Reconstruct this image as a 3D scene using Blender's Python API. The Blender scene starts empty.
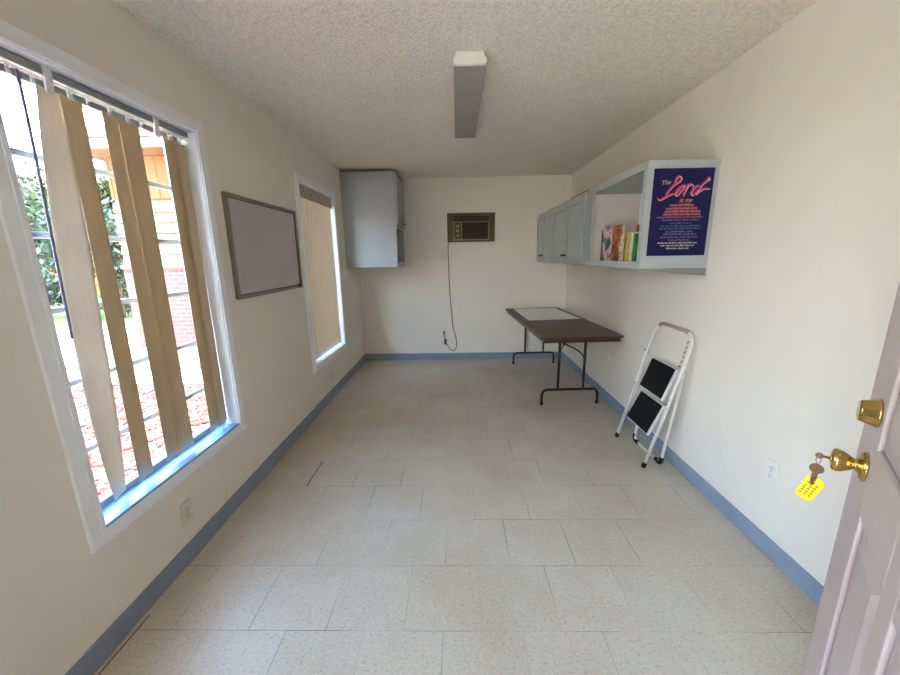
import bpy, bmesh, math, random
from mathutils import Vector, Matrix
random.seed(7)
SC = bpy.context.scene
COL = SC.collection
PI = math.pi

# room: X to the right, Y away from the camera, Z up (metres)
XL, XR, YB, H = -1.297, 1.463, 4.943, 2.386
WT = 0.16                      # wall thickness
YF0, YF1 = -.62, .10           # left wall ends, skirting starts
YE = -2.3                      # far end of the invented, unseen entry that shapes the daylight

# ------------------------------------------------------------------ helpers
def lin(r, g, b):
    f = lambda c: (c/255/12.92) if c/255 <= .04045 else ((c/255+.055)/1.055)**2.4
    return (f(r), f(g), f(b), 1)

def W(o):
    m = o.matrix_basis.copy()
    return W(o.parent) @ m if o.parent else m

def box(bm, x0, x1, y0, y1, z0, z1, M=None):
    vs = [bm.verts.new((x, y, z)) for x in (x0, x1) for y in (y0, y1) for z in (z0, z1)]
    if M is not None:
        for v in vs: v.co = M @ v.co
    for q in ((0,1,3,2), (4,6,7,5), (0,4,5,1), (2,3,7,6), (0,2,6,4), (1,5,7,3)):
        bm.faces.new([vs[i] for i in q])
    return vs

def frustum(bm, a, b):
    """two quads (lists of four points) joined into a solid"""
    va = [bm.verts.new(p) for p in a]; vb = [bm.verts.new(p) for p in b]
    bm.faces.new(va[::-1]); bm.faces.new(vb)
    for i in range(4):
        j = (i+1) % 4
        bm.faces.new((va[i], va[j], vb[j], vb[i]))

def prism(bm, pts, axis, a, b):
    """polygon extruded along an axis; pts are the two other coordinates"""
    def mk(p, t):
        q = list(p); q.insert(axis, t); return bm.verts.new(q)
    va = [mk(p, a) for p in pts]; vb = [mk(p, b) for p in pts]
    bm.faces.new(va[::-1]); bm.faces.new(vb)
    n = len(pts)
    for i in range(n):
        j = (i+1) % n
        bm.faces.new((va[i], va[j], vb[j], vb[i]))

def tube(bm, pts, r, seg=10, closed=False):
    pts = [Vector(p) for p in pts]
    n = len(pts)
    rs = r if isinstance(r, (list, tuple)) else [r]*n
    rings = []
    prev = None
    for i, p in enumerate(pts):
        if closed: t = pts[(i+1) % n] - pts[i-1]
        else: t = pts[min(i+1, n-1)] - pts[max(i-1, 0)]
        t.normalize()
        if prev is None:
            ref = Vector((0,0,1)) if abs(t.z) < .9 else Vector((1,0,0))
            u = ref.cross(t).normalized()
        else:
            u = (prev - t*prev.dot(t)).normalized()
        prev = u
        v = t.cross(u)
        rings.append([bm.verts.new(p + (u*math.cos(2*PI*k/seg) + v*math.sin(2*PI*k/seg))*rs[i]) for k in range(seg)])
    for i in range(n if closed else n-1):
        a, b = rings[i], rings[(i+1) % n]
        for k in range(seg):
            l = (k+1) % seg
            f = bm.faces.new((a[k], a[l], b[l], b[k])); f.smooth = True
    if not closed:
        bm.faces.new(rings[0][::-1]); bm.faces.new(rings[-1])

def smooth_path(pts, rad, n=6):
    """polyline with rounded corners"""
    pts = [Vector(p) for p in pts]
    out = [pts[0]]
    for i in range(1, len(pts)-1):
        p = pts[i]; a = pts[i-1]-p; b = pts[i+1]-p
        d = min(rad, a.length*.49, b.length*.49)
        s, e = p + a.normalized()*d, p + b.normalized()*d
        for k in range(n+1):
            t = k/n
            out.append(s*(1-t)**2 + p*2*t*(1-t) + e*t*t)
    out.append(pts[-1])
    return out

def curve_path(pts, n=6):
    """Catmull-Rom through the points"""
    P = [Vector(p) for p in pts]; P = [P[0]*2-P[1]] + P + [P[-1]*2-P[-2]]
    out = []
    for i in range(1, len(P)-2):
        for k in range(n):
            t = k/n
            out.append(.5*((2*P[i]) + (P[i+1]-P[i-1])*t + (2*P[i-1]-5*P[i]+4*P[i+1]-P[i+2])*t*t + (3*P[i]-P[i-1]-3*P[i+1]+P[i+2])*t**3))
    out.append(P[-2])
    return out

def lathe(bm, prof, origin, axis, seg=28):
    """prof: list of (distance along axis, radius)"""
    o = Vector(origin); t = Vector(axis).normalized()
    ref = Vector((0,0,1)) if abs(t.z) < .9 else Vector((1,0,0))
    u = ref.cross(t).normalized(); v = t.cross(u)
    rings = [[bm.verts.new(o + t*s + (u*math.cos(2*PI*k/seg)+v*math.sin(2*PI*k/seg))*max(r, 1e-5)) for k in range(seg)] for s, r in prof]
    for a, b in zip(rings, rings[1:]):
        for k in range(seg):
            l = (k+1) % seg
            f = bm.faces.new((a[k], a[l], b[l], b[k])); f.smooth = True
    bm.faces.new(rings[0][::-1]); bm.faces.new(rings[-1])

def obj(name, bm, mat, parent=None, bevel=0, local=False, kind=None, label=None, solid=0):
    bmesh.ops.recalc_face_normals(bm, faces=bm.faces[:])
    me = bpy.data.meshes.new(name); bm.to_mesh(me); bm.free()
    o = bpy.data.objects.new(name, me); COL.objects.link(o)
    me.materials.append(mat)
    if parent:
        o.parent = parent
        if not local: me.transform(W(parent).inverted())
    if bevel:
        m = o.modifiers.new('bevel', 'BEVEL'); m.width = bevel; m.segments = 2; m.limit_method = 'ANGLE'; m.angle_limit = math.radians(40)
    if solid:
        m = o.modifiers.new('solid', 'SOLIDIFY'); m.thickness = solid; m.offset = 0
    if kind: o['kind'] = kind
    if label: o['label'] = label
    return o

def boxes(name, lst, mat, parent=None, **k):
    bm = bmesh.new()
    for b in lst: box(bm, *b)
    return obj(name, bm, mat, parent, **k)

def tag(o, label, cat, group=None, kind=None):
    o['label'] = label; o['category'] = cat
    if group: o['group'] = group
    if kind: o['kind'] = kind
    return o

def thing(name, label, cat, loc, rz=0, group=None):
    o = bpy.data.objects.new(name, None); COL.objects.link(o)
    o.empty_display_size = .1
    o.location = loc; o.rotation_euler = (0, 0, rz)
    o.matrix_basis = Matrix.Translation(loc) @ Matrix.Rotation(rz, 4, 'Z')
    return tag(o, label, cat, group)

def holder(name, loc):
    o = bpy.data.objects.new(name, None); COL.objects.link(o); o.location = loc
    o.matrix_basis = Matrix.Translation(loc)
    o['kind'] = 'structure'
    return o

# ------------------------------------------------------------------ materials
class NT:
    def __init__(self, name):
        self.m = bpy.data.materials.new(name); self.m.use_nodes = True
        self.t = self.m.node_tree; self.n = self.t.nodes; self.l = self.t.links
        self.b = self.n['Principled BSDF']; self.out = self.n['Material Output']
    def add(self, typ, **k):
        n = self.n.new(typ)
        for a, v in k.items(): setattr(n, a, v)
        return n
    def link(self, a, b): self.l.new(a, b)
    def coord(self, scale=(1,1,1), loc=(0,0,0)):
        c = self.add('ShaderNodeTexCoord'); g = self.add('ShaderNodeNewGeometry'); mp = self.add('ShaderNodeMapping')
        mp.inputs['Scale'].default_value = scale; mp.inputs['Location'].default_value = loc
        self.link(g.outputs['Position'], mp.inputs['Vector'])
        return mp.outputs['Vector']
    def noise(self, vec, scale, detail=4, rough=.5):
        n = self.add('ShaderNodeTexNoise'); n.inputs['Scale'].default_value = scale
        n.inputs['Detail'].default_value = detail; n.inputs['Roughness'].default_value = rough
        self.link(vec, n.inputs['Vector']); return n.outputs['Fac']
    def ramp(self, fac, stops, interp='LINEAR'):
        r = self.add('ShaderNodeValToRGB'); r.color_ramp.interpolation = interp
        e = r.color_ramp.elements
        while len(e) < len(stops): e.new(.5)
        for i, (p, c) in enumerate(stops): e[i].position = p; e[i].color = c if len(c) == 4 else (*c, 1)
        self.link(fac, r.inputs['Fac']); return r.outputs['Color']
    def mix(self, fac, a, b, mode='MIX'):
        m = self.add('ShaderNodeMix', data_type='RGBA', blend_type=mode)
        for i, v in ((0, fac), (6, a), (7, b)):
            if hasattr(v, 'links'): self.link(v, m.inputs[i])
            else: m.inputs[i].default_value = v
        return m.outputs[2]
    def math(self, op, a, b=0):
        m = self.add('ShaderNodeMath', operation=op)
        for i, v in ((0, a), (1, b)):
            if hasattr(v, 'links'): self.link(v, m.inputs[i])
            else: m.inputs[i].default_value = v
        return m.outputs[0]
    def bump(self, h, strength=.3, dist=.005):
        b = self.add('ShaderNodeBump'); b.inputs['Strength'].default_value = strength; b.inputs['Distance'].default_value = dist
        self.link(h, b.inputs['Height']); self.link(b.outputs['Normal'], self.b.inputs['Normal'])

G1 = lambda v: (v, v, v, 1)
def paint(name, rgb, rough=.5, spec=.4, metal=0, var=.06, scale=9, bump=0, bscale=60):
    k = NT(name); c = lin(*rgb); v = k.coord()
    n = k.noise(v, scale, 5)
    lo = tuple(x*(1-var) for x in c[:3]) + (1,); hi = tuple(min(1, x*(1+var)) for x in c[:3]) + (1,)
    k.link(k.ramp(n, [(.3, lo), (.7, hi)]), k.b.inputs['Base Color'])
    k.b.inputs['Roughness'].default_value = rough
    k.b.inputs['Specular IOR Level'].default_value = spec
    k.b.inputs['Metallic'].default_value = metal
    if bump: k.bump(k.noise(v, bscale, 3), bump, .002)
    return k.m

def wall_mat(name, rgb):
    k = NT(name); v = k.coord(); c = lin(*rgb)
    a = k.noise(v, 1.6, 5, .6)
    base = k.ramp(a, [(.3, tuple(x*.955 for x in c[:3])+(1,)), (.7, c)])
    sm = k.noise(k.coord((1, 1, .35)), 7, 6, .7)             # scuffs and grime
    base = k.mix(k.ramp(sm, [(.62, G1(0)), (.8, G1(.35))]), base, tuple(x*.8 for x in c[:3])+(1,))
    k.link(base, k.b.inputs['Base Color'])
    k.b.inputs['Roughness'].default_value = .55; k.b.inputs['Specular IOR Level'].default_value = .3
    k.bump(k.noise(v, 140, 3), .12, .002)
    return k.m

def ceiling_mat():
    k = NT('popcorn_ceiling'); v = k.coord()
    n1 = k.noise(v, 58, 4, .65)
    vo = k.add('ShaderNodeTexVoronoi'); vo.inputs['Scale'].default_value = 80; k.link(v, vo.inputs['Vector'])
    h = k.math('ADD', k.math('MULTIPLY', n1, 1.3), k.math('MULTIPLY', vo.outputs['Distance'], -.8))
    c = lin(246, 239, 223)
    k.link(k.ramp(h, [(.0, tuple(x*.86 for x in c[:3])+(1,)), (.42, c)]), k.b.inputs['Base Color'])
    k.b.inputs['Roughness'].default_value = .9; k.b.inputs['Specular IOR Level'].default_value = .1
    k.bump(h, .62, .009)
    return k.m

def floor_mat():
    k = NT('vinyl_floor_tiles')
    v = k.coord(loc=(-.236, -(1.1305-4*.3048), 0))
    br = k.add('ShaderNodeTexBrick'); br.offset = .5; br.offset_frequency = 2; br.squash = 1
    k.link(v, br.inputs['Vector'])
    br.inputs['Scale'].default_value = 1; br.inputs['Brick Width'].default_value = .3048; br.inputs['Row Height'].default_value = .3048
    br.inputs['Mortar Size'].default_value = .0013; br.inputs['Mortar Smooth'].default_value = 0; br.inputs['Bias'].default_value = 0
    br.inputs['Color1'].default_value = lin(206, 198, 182); br.inputs['Color2'].default_value = lin(200, 192, 175)
    br.inputs['Mortar'].default_value = lin(197, 189, 172)
    p = k.coord()
    big = k.noise(p, 1.3, 6, .6)
    col = k.mix(k.ramp(big, [(.36, G1(0)), (.66, G1(.8))]), br.outputs['Color'], lin(178, 163, 138))
    # chips in the vinyl: dark and pale flecks
    st = k.noise(k.coord((1.0, 1.7, 1)), 62, 4, .65)
    col = k.mix(k.ramp(st, [(.54, G1(0)), (.67, G1(.6))]), col, lin(146, 134, 116))
    st2 = k.noise(k.coord((1.6, 1, 1), (3, 5, 0)), 75, 4, .65)
    col = k.mix(k.ramp(st2, [(.56, G1(0)), (.68, G1(.5))]), col, lin(232, 226, 214))
    dk = k.noise(k.coord((1, 1.4, 1), (9, 2, 0)), 38, 5, .7)
    col = k.mix(k.ramp(dk, [(.66, G1(0)), (.73, G1(.6))]), col, lin(100, 90, 80))
    # joints, open in some places and nearly closed in others
    wear = k.ramp(k.noise(k.coord((1, 1, 1), (4, 1, 0)), 2.1, 2), [(.42, G1(.10)), (.64, G1(.9))])
    col = k.mix(k.math('MULTIPLY', br.outputs['Fac'], wear), col, lin(84, 76, 70))
    k.link(col, k.b.inputs['Base Color'])
    k.link(k.ramp(k.noise(p, 3.2, 5), [(.3, G1(.30)), (.7, G1(.46))]), k.b.inputs['Roughness'])
    k.b.inputs['Specular IOR Level'].default_value = .45
    k.bump(k.noise(p, 14, 3), .05, .003)
    return k.m

def translucent_mat(name, rgb, trans=.35, rough=.5):
    k = NT(name); c = lin(*rgb)
    v = k.coord((1, 1, .05)); n = k.noise(v, 260, 2)
    col = k.ramp(n, [(.3, tuple(x*.92 for x in c[:3])+(1,)), (.7, c)])
    k.link(col, k.b.inputs['Base Color']); k.b.inputs['Roughness'].default_value = rough; k.b.inputs['Specular IOR Level'].default_value = .3
    tr = k.add('ShaderNodeBsdfTranslucent'); k.link(col, tr.inputs['Color'])
    mx = k.add('ShaderNodeMixShader'); mx.inputs[0].default_value = trans
    k.link(k.b.outputs[0], mx.inputs[1]); k.link(tr.outputs[0], mx.inputs[2]); k.link(mx.outputs[0], k.out.inputs[0])
    return k.m

def pane_mat():
    k = NT('window_glass')
    tr = k.add('ShaderNodeBsdfTransparent'); tr.inputs[0].default_value = (.93, .96, .96, 1)
    gl = k.add('ShaderNodeBsdfGlossy'); gl.inputs['Roughness'].default_value = .02
    fr = k.add('ShaderNodeFresnel'); fr.inputs[0].default_value = 1.45
    ge = k.add('ShaderNodeNewGeometry')               # outer faces reflect, the faces inside the pane do not
    mx = k.add('ShaderNodeMixShader'); k.link(k.math('MULTIPLY', fr.outputs[0], k.math('SUBTRACT', 1, ge.outputs['Backfacing'])), mx.inputs[0]); k.link(tr.outputs[0], mx.inputs[1]); k.link(gl.outputs[0], mx.inputs[2])
    k.link(mx.outputs[0], k.out.inputs[0]); return k.m

def clear_mat():
    k = NT('clear_plastic')
    tr = k.add('ShaderNodeBsdfTransparent'); tr.inputs[0].default_value = (.9, .92, .92, 1)
    k.b.inputs['Base Color'].default_value = (.85, .87, .87, 1); k.b.inputs['Roughness'].default_value = .2
    mx = k.add('ShaderNodeMixShader'); mx.inputs[0].default_value = .45
    k.link(tr.outputs[0], mx.inputs[1]); k.link(k.b.outputs[0], mx.inputs[2]); k.link(mx.outputs[0], k.out.inputs[0]); return k.m

def brick_mat():
    k = NT('red_brick'); g = k.add('ShaderNodeNewGeometry'); s = k.add('ShaderNodeSeparateXYZ'); c = k.add('ShaderNodeCombineXYZ')
    k.link(g.outputs['Position'], s.inputs[0]); k.link(k.math('ADD', s.outputs[0], s.outputs[1]), c.inputs[0]); k.link(s.outputs[2], c.inputs[1])
    br = k.add('ShaderNodeTexBrick'); k.link(c.outputs[0], br.inputs['Vector'])
    br.inputs['Scale'].default_value = 1; br.inputs['Brick Width'].default_value = .21; br.inputs['Row Height'].default_value = .075; br.inputs['Mortar Size'].default_value = .006
    br.inputs['Color1'].default_value = lin(76, 32, 31); br.inputs['Color2'].default_value = lin(73, 31, 31); br.inputs['Mortar'].default_value = lin(98, 73, 72)
    k.link(br.outputs['Color'], k.b.inputs['Base Color']); k.b.inputs['Roughness'].default_value = .9
    k.bump(br.outputs['Fac'], .4, .004); return k.m

def speck_mat(name, stops, scale, rough=.9, bump=.5):
    k = NT(name); v = k.coord(); n = k.noise(v, scale, 6, .7)
    k.link(k.ramp(n, stops), k.b.inputs['Base Color']); k.b.inputs['Roughness'].default_value = rough; k.b.inputs['Specular IOR Level'].default_value = .15
    k.bump(n, bump, .02); return k.m

def random_mat(name, stops, rough=.8, trans=0):
    k = NT(name); g = k.add('ShaderNodeNewGeometry'); c = k.ramp(g.outputs['Random Per Island'], stops)
    k.link(c, k.b.inputs['Base Color']); k.b.inputs['Roughness'].default_value = rough; k.b.inputs['Specular IOR Level'].default_value = .2
    if trans:
        tr = k.add('ShaderNodeBsdfTranslucent'); k.link(c, tr.inputs['Color'])
        mx = k.add('ShaderNodeMixShader'); mx.inputs[0].default_value = trans
        k.link(k.b.outputs[0], mx.inputs[1]); k.link(tr.outputs[0], mx.inputs[2]); k.link(mx.outputs[0], k.out.inputs[0])
    return k.m

def cover_mat(name, stops, scale, seed=0):
    """printed book cover: blotches of ink"""
    k = NT(name); v = k.coord((1, 1, 1), (seed, seed*2.3, seed*.7))
    k.link(k.ramp(k.noise(v, scale, 2, .5), stops, 'CONSTANT'), k.b.inputs['Base Color'])
    k.b.inputs['Roughness'].default_value = .4; return k.m

M_wall = wall_mat('wall_paint', (236, 230, 217))
M_ceil = ceiling_mat()
M_floor = floor_mat()
M_base = paint('baseboard_vinyl', (136, 150, 168), .5, .4, var=.07, scale=5)
M_trim = paint('white_trim_paint', (240, 242, 244), .4, .4, var=.03)
M_alu = paint('window_aluminium', (123, 129, 139), .4, .5, metal=.2)
M_sill = paint('sky_tinted_sill', (126, 172, 214), .35, .45, var=.04)  # blue of the sky light on the near sill, put into its colour
M_glass = pane_mat()
M_clear = clear_mat()
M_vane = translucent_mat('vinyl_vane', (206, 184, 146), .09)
M_vane_lit = translucent_mat('lit_vinyl_vane', (224, 212, 194), .18)  # same tan vinyl, daylight on the turned strip put into its colour
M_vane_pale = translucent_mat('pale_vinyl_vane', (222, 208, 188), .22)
M_rail = paint('headrail_metal', (146, 154, 148), .4, .5, metal=.2)
M_valance = paint('valance_vinyl', (176, 166, 150), .5)
M_wand = paint('wand_plastic', (112, 108, 134), .3)
M_cab = paint('grey_cabinet_paint', (176, 184, 184), .42, .4, var=.05, scale=4)
M_cab_in = paint('cabinet_inside', (132, 136, 132), .6)
M_brown = paint('brown_board', (112, 84, 60), .6)
M_pull = paint('dark_metal_pull', (74, 66, 60), .35, .5, metal=.7)
M_white = paint('white_plastic', (232, 230, 222), .35, .45, var=.02)
M_ivory = paint('ivory_plastic', (222, 214, 194), .35, .45, var=.02)
M_slot = paint('dark_slot', (50, 48, 46), .6)
M_lamp_metal = paint('lamp_white_enamel', (236, 232, 220), .35, .45, var=.02)
M_diff = paint('unlit_diffuser', (160, 156, 148), .25, .5, var=.06, scale=14)
M_ac = paint('air_conditioner_casing', (98, 86, 48), .45, .4, var=.1)
M_ac_trim = paint('air_conditioner_trim', (188, 176, 132), .4, .5, metal=.2)
M_ac_dark = paint('air_conditioner_grille', (52, 34, 18), .5, .4)
M_cord = paint('grey_cord', (104, 98, 88), .5)
M_table = paint('brown_laminate', (78, 62, 54), .38, .35, var=.10, scale=18)
M_table_edge = paint('table_edge', (58, 34, 30), .4, .5, var=.1)
M_tleg = paint('brown_steel', (48, 36, 34), .34, .4, metal=.2, var=.1)
M_black = paint('black_rubber', (22, 22, 24), .6, .3, var=.2)
M_paper = speck_mat('printed_sheet', [(.30, lin(214, 218, 218)), (.42, lin(240, 241, 238)), (.75, lin(246, 246, 242))], 7, .6, .02)
M_ladder = paint('white_ladder_enamel', (226, 224, 216), .35, .5, var=.06, scale=20)
M_rust = paint('worn_ladder_enamel', (176, 160, 142), .5, .4, var=.25, scale=60)
M_tread = paint('black_tread', (16, 16, 20), .6, .3, var=.3, scale=50, bump=.3, bscale=400)
M_board = paint('whiteboard_face', (190, 180, 184), .3, .5, var=.05, scale=3)
M_bframe = paint('board_frame_metal', (142, 136, 124), .35, .5, metal=.5)
M_door = paint('door_paint', (192, 175, 170), .42, .45, var=.03)
M_brass = paint('brass', (206, 176, 104), .14, .5, metal=1, var=.08)
M_keym = paint('key_metal', (96, 74, 54), .35, .5, metal=.8, var=.2, scale=60)
M_tag = paint('yellow_plastic_tag', (250, 216, 14), .4, .4, var=.03)
M_ink = paint('tag_ink', (120, 96, 20), .6)
M_navy = paint('poster_navy', (19, 20, 74), .5, .25, var=.15, scale=6)
M_pink = paint('poster_pink', (246, 190, 208), .5)
M_red = paint('poster_red', (214, 44, 84), .5)
M_dred = paint('poster_dark_red', (120, 24, 66), .5)
M_peach = paint('poster_peach', (226, 160, 140), .5)
M_mauve = paint('poster_mauve', (140, 124, 178), .5)
M_teal = paint('poster_teal', (84, 130, 178), .5)
M_cream = paint('poster_white', (240, 226, 206), .5)
M_pages = paint('book_pages', (222, 212, 190), .7)
M_crack = paint('open_tile_joint', (112, 30, 26), .7)

# ------------------------------------------------------------------ setting
boxes('floor', [(XL-WT, XR+WT, YE, YB+WT, -.12, 0)], M_floor, kind='structure')
boxes('ceiling', [(XL-WT, XR+WT, YE, YB+WT, H, H+.14)], M_ceil, kind='structure')
W1 = (1.122, 1.969, .466, 2.036)
W2 = (3.165, 4.040, .450, 2.035)
ys = [YF0, W1[0], W1[1], W2[0], W2[1], YB+WT]
lst = [(XL-WT, XL, ys[i], ys[i+1], 0, H) for i in (0, 2, 4)]
for w in (W1, W2):
    lst += [(XL-WT, XL, w[0], w[1], 0, w[2]), (XL-WT, XL, w[0], w[1], w[3], H)]
boxes('wall_left', lst, M_wall, kind='structure')
boxes('wall_right', [(XR, XR+WT, .10, YB+WT, 0, H)], M_wall, kind='structure')
boxes('wall_back', [(XL, XR, YB, YB+WT, 0, H)], M_wall, kind='structure')
M_screen = paint('light_screen_dark', (70, 52, 40), .7)  # dark surface of the added, unseen daylight screens
boxes('light_screen_end', [(XL-WT, XR+WT, YE-.1, YE, -.12, H+.14)], M_screen, kind='structure')  # unseen end screen, added to limit the daylight coming in
boxes('light_screen_side', [(XR, XR+WT, YE, .10, 0, H)], M_screen, kind='structure')  # unseen dark side, added to keep bounced daylight off the left wall
def skirting(name, lst):
    boxes(name, lst, M_base, kind='structure', bevel=.003)
skirting('baseboard_left', [(XL, XL+.008, YF1, YB, 0, .097)])
skirting('baseboard_back', [(XL+.008, XR-.008, YB-.008, YB, 0, .095)])
skirting('baseboard_right', [(XR-.008, XR, YF1, YB, 0, .090)])
o = boxes('floor_joint', [(-.9715, -.9655, 2.05, 2.33, 0, .0012)], M_crack, kind='structure')
bm = bmesh.new(); box(bm, -1.272, -1.268, .96, 1.19, 0, .0012, None)
obj('floor_joint', bm, M_crack, kind='structure')

def window(name, w, bars, sill):
    y0, y1, z0, z1 = w
    r = holder(name, (XL, (y0+y1)/2, z0))
    t = .055
    # casing: four mitred boards with a raised inner bead
    bm = bmesh.new()
    for (a0, a1, b0, b1, d0, d1) in ((0, t, 0, t, 0, .014), (.038, t, .038, t, .014, .019)):
        Y0, Y1, Z0, Z1 = y0-t+a0, y1+t-a0, z0-t+a0, z1+t-a0
        i0, i1, k0, k1 = y0, y1, z0, z1
        X0, X1 = XL+d0, XL+d1
        O = [(Y0, Z0), (Y1, Z0), (Y1, Z1), (Y0, Z1)]; I = [(i0, k0), (i1, k0), (i1, k1), (i0, k1)]
        for q in range(4):
            s = (q+1) % 4
            prism(bm, [O[q], O[s], I[s], I[q]], 0, X0, X1)
    obj('window_casing', bm, M_trim, r, bevel=.002)
    # reveal boards lining the opening
    g = .006
    boxes('window_reveal', [(XL-WT, XL+.012, y0, y0+g, z0, z1), (XL-WT, XL+.012, y1-g, y1, z0, z1),
                            (XL-WT, XL+.012, y0+g, y1-g, z1-g, z1)], M_trim, r)
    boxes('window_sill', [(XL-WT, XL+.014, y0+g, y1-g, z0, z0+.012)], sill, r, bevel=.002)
    xg = XL-.105
    f = .030
    boxes('window_frame', [(xg-.022, xg+.022, y0+g, y0+g+f, z0+.012, z1-g), (xg-.022, xg+.022, y1-g-f, y1-g, z0+.012, z1-g),
                           (xg-.022, xg+.022, y0+g+f, y1-g-f, z0+.012, z0+.012+f), (xg-.022, xg+.022, y0+g+f, y1-g-f, z1-g-.045, z1-g)], M_alu, r, bevel=.002)
    for z in bars:
        boxes('window_bar', [(xg-.014, xg+.012, y0+g+f, y1-g-f, z-.010, z+.010)], M_alu, r, bevel=.002)
    boxes('window_pane', [(xg-.003, xg+.003, y0+g+f, y1-g-f, z0+.012+f, z1-g-.045)], M_glass, r)
    return r
BARS = [.723, .985, 1.248, 1.503, 1.757]
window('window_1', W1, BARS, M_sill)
window('window_2', W2, BARS, M_trim)

# ------------------------------------------------------------------ vertical blinds
def vane(parent, yt, at, ym, am, yb, ab, z0, z1, mat, xc, w=.089):
    """one hanging strip: centre and turn (degrees from the wall plane) at top, middle and bottom"""
    bm = bmesh.new(); n, m = 24, 8; rows = []
    for i in range(n+1):
        t = i/n
        def q(a, b, c):      # quadratic through top, middle, bottom
            return a*(2*t-1)*(t-1) + b*4*t*(1-t) + c*t*(2*t-1)
        y, a = q(yt, ym, yb), math.radians(q(at, am, ab))
        z = z1 + (z0-z1)*t
        row = []
        for j in range(m+1):
            s = (j/m-.5)*w; c = .007*(1-(2*j/m-1)**2)
            row.append(bm.verts.new((xc + s*math.sin(a) - c*math.cos(a), y + s*math.cos(a) + c*math.sin(a), z)))
        rows.append(row)
    for i in range(n):
        for j in range(m):
            f = bm.faces.new((rows[i][j], rows[i][j+1], rows[i+1][j+1], rows[i+1][j])); f.smooth = True
    return obj('vane', bm, mat, parent, solid=.0012)

xv = XL-.045
B1 = thing('vertical_blind', 'half-bare vertical blind of twisted tan strips in the near left window', 'blind', (xv, 1.545, .5), group='vertical blinds')
boxes('headrail', [(xv-.022, xv+.022, W1[0]+.012, W1[1]-.010, 2.000, 2.028)], M_rail, B1, bevel=.004)
bm = bmesh.new(); tube(bm, [(xv+.018, W1[0]+.015, 1.992), (xv+.018, W1[1]-.012, 1.992)], .0022, 8); tube(bm, [(xv+.018, W1[0]+.015, 1.984), (xv+.018, W1[1]-.012, 1.985)], .0014, 8)
obj('spacer_cord', bm, M_white, B1)
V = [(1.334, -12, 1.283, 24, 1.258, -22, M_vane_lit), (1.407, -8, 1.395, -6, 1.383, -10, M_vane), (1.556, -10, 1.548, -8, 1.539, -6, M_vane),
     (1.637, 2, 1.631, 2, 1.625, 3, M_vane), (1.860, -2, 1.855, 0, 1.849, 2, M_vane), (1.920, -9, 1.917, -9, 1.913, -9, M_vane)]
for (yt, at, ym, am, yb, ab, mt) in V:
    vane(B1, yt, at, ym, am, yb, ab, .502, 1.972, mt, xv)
for (yt, *_r) in V:
    bm = bmesh.new(); box(bm, xv-.003, xv+.003, yt-.008, yt+.008, 1.966, 2.002); tube(bm, [(xv, yt, 1.985), (xv+.018, yt, 1.988)], .003, 8)
    obj('vane_clip', bm, M_clear, B1)
for y in (1.225, 1.290, 1.47, 1.70, 1.775):
    bm = bmesh.new(); box(bm, xv-.002, xv+.002, y-.005, y+.005, 1.970, 2.002); tube(bm, [(xv, y, 1.985), (xv+.018, y, 1.988)], .0025, 8)
    obj('vane_clip', bm, M_clear, B1)
for y in (1.315, 1.752):
    bm = bmesh.new()
    prism(bm, [(xv+.022, 2.032), (xv+.032, 2.032), (xv+.032, 1.990), (xv+.026, 1.950), (xv+.020, 1.950), (xv+.025, 1.992)], 1, y-.012, y+.012)
    obj('rail_bracket', bm, M_white, B1, bevel=.002)
bm = bmesh.new(); tube(bm, curve_path([(xv+.020, 1.232, 1.985), (xv+.022, 1.226, 1.80), (xv+.022, 1.218, 1.60), (xv+.022, 1.206, 1.30), (xv+.022, 1.200, 1.155)]), .0042, 10)
obj('tilt_wand', bm, M_wand, B1)

B2 = thing('vertical_blind', 'closed vertical blind with a taupe valance in the far left window', 'blind', (xv, 3.6, .5), group='vertical blinds')
boxes('headrail', [(xv-.020, xv+.020, W2[0]+.012, W2[1]-.012, 1.985, 2.024)], M_rail, B2, bevel=.003)
boxes('valance', [(xv+.030, xv+.035, W2[0]+.008, W2[1]-.008, 1.922, 2.026), (xv-.02, xv+.035, W2[0]+.007, W2[0]+.011, 1.922, 2.026), (xv-.02, xv+.035, W2[1]-.011, W2[1]-.007, 1.922, 2.026)], M_valance, B2, bevel=.001)
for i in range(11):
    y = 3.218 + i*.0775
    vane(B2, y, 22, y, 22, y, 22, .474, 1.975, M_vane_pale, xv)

# ------------------------------------------------------------------ whiteboard
wb = thing('whiteboard', 'grey-framed whiteboard between the two left windows', 'whiteboard', (XL, 2.577, 1.18))
y0, y1, z0, z1 = 2.122, 3.032, 1.182, 1.782
boxes('writing_surface', [(XL+.002, XL+.012, y0+.01, y1-.01, z0+.01, z1-.01)], M_board, wb)
f = .022
boxes('frame', [(XL, XL+.024, y0, y0+f, z0, z1), (XL, XL+.024, y1-f, y1, z0, z1), (XL, XL+.024, y0+f, y1-f, z0, z0+f), (XL, XL+.024, y0+f, y1-f, z1-f, z1)], M_bframe, wb, bevel=.003)
boxes('inner_seam', [(XL+.011, XL+.0135, y0+f, y0+f+.004, z0+f, z1-f), (XL+.011, XL+.0135, y1-f-.004, y1-f, z0+f, z1-f), (XL+.011, XL+.0135, y0+f, y1-f, z1-f-.004, z1-f), (XL+.011, XL+.0135, y0+f, y1-f, z0+f, z0+f+.004)], M_slot, wb)
boxes('corner_clip', [(XL+.011, XL+.030, y1-.075, y1-.045, z0+.012, z0+.030)], M_slot, wb, bevel=.003, label='small black clip at the lower right corner')

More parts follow.
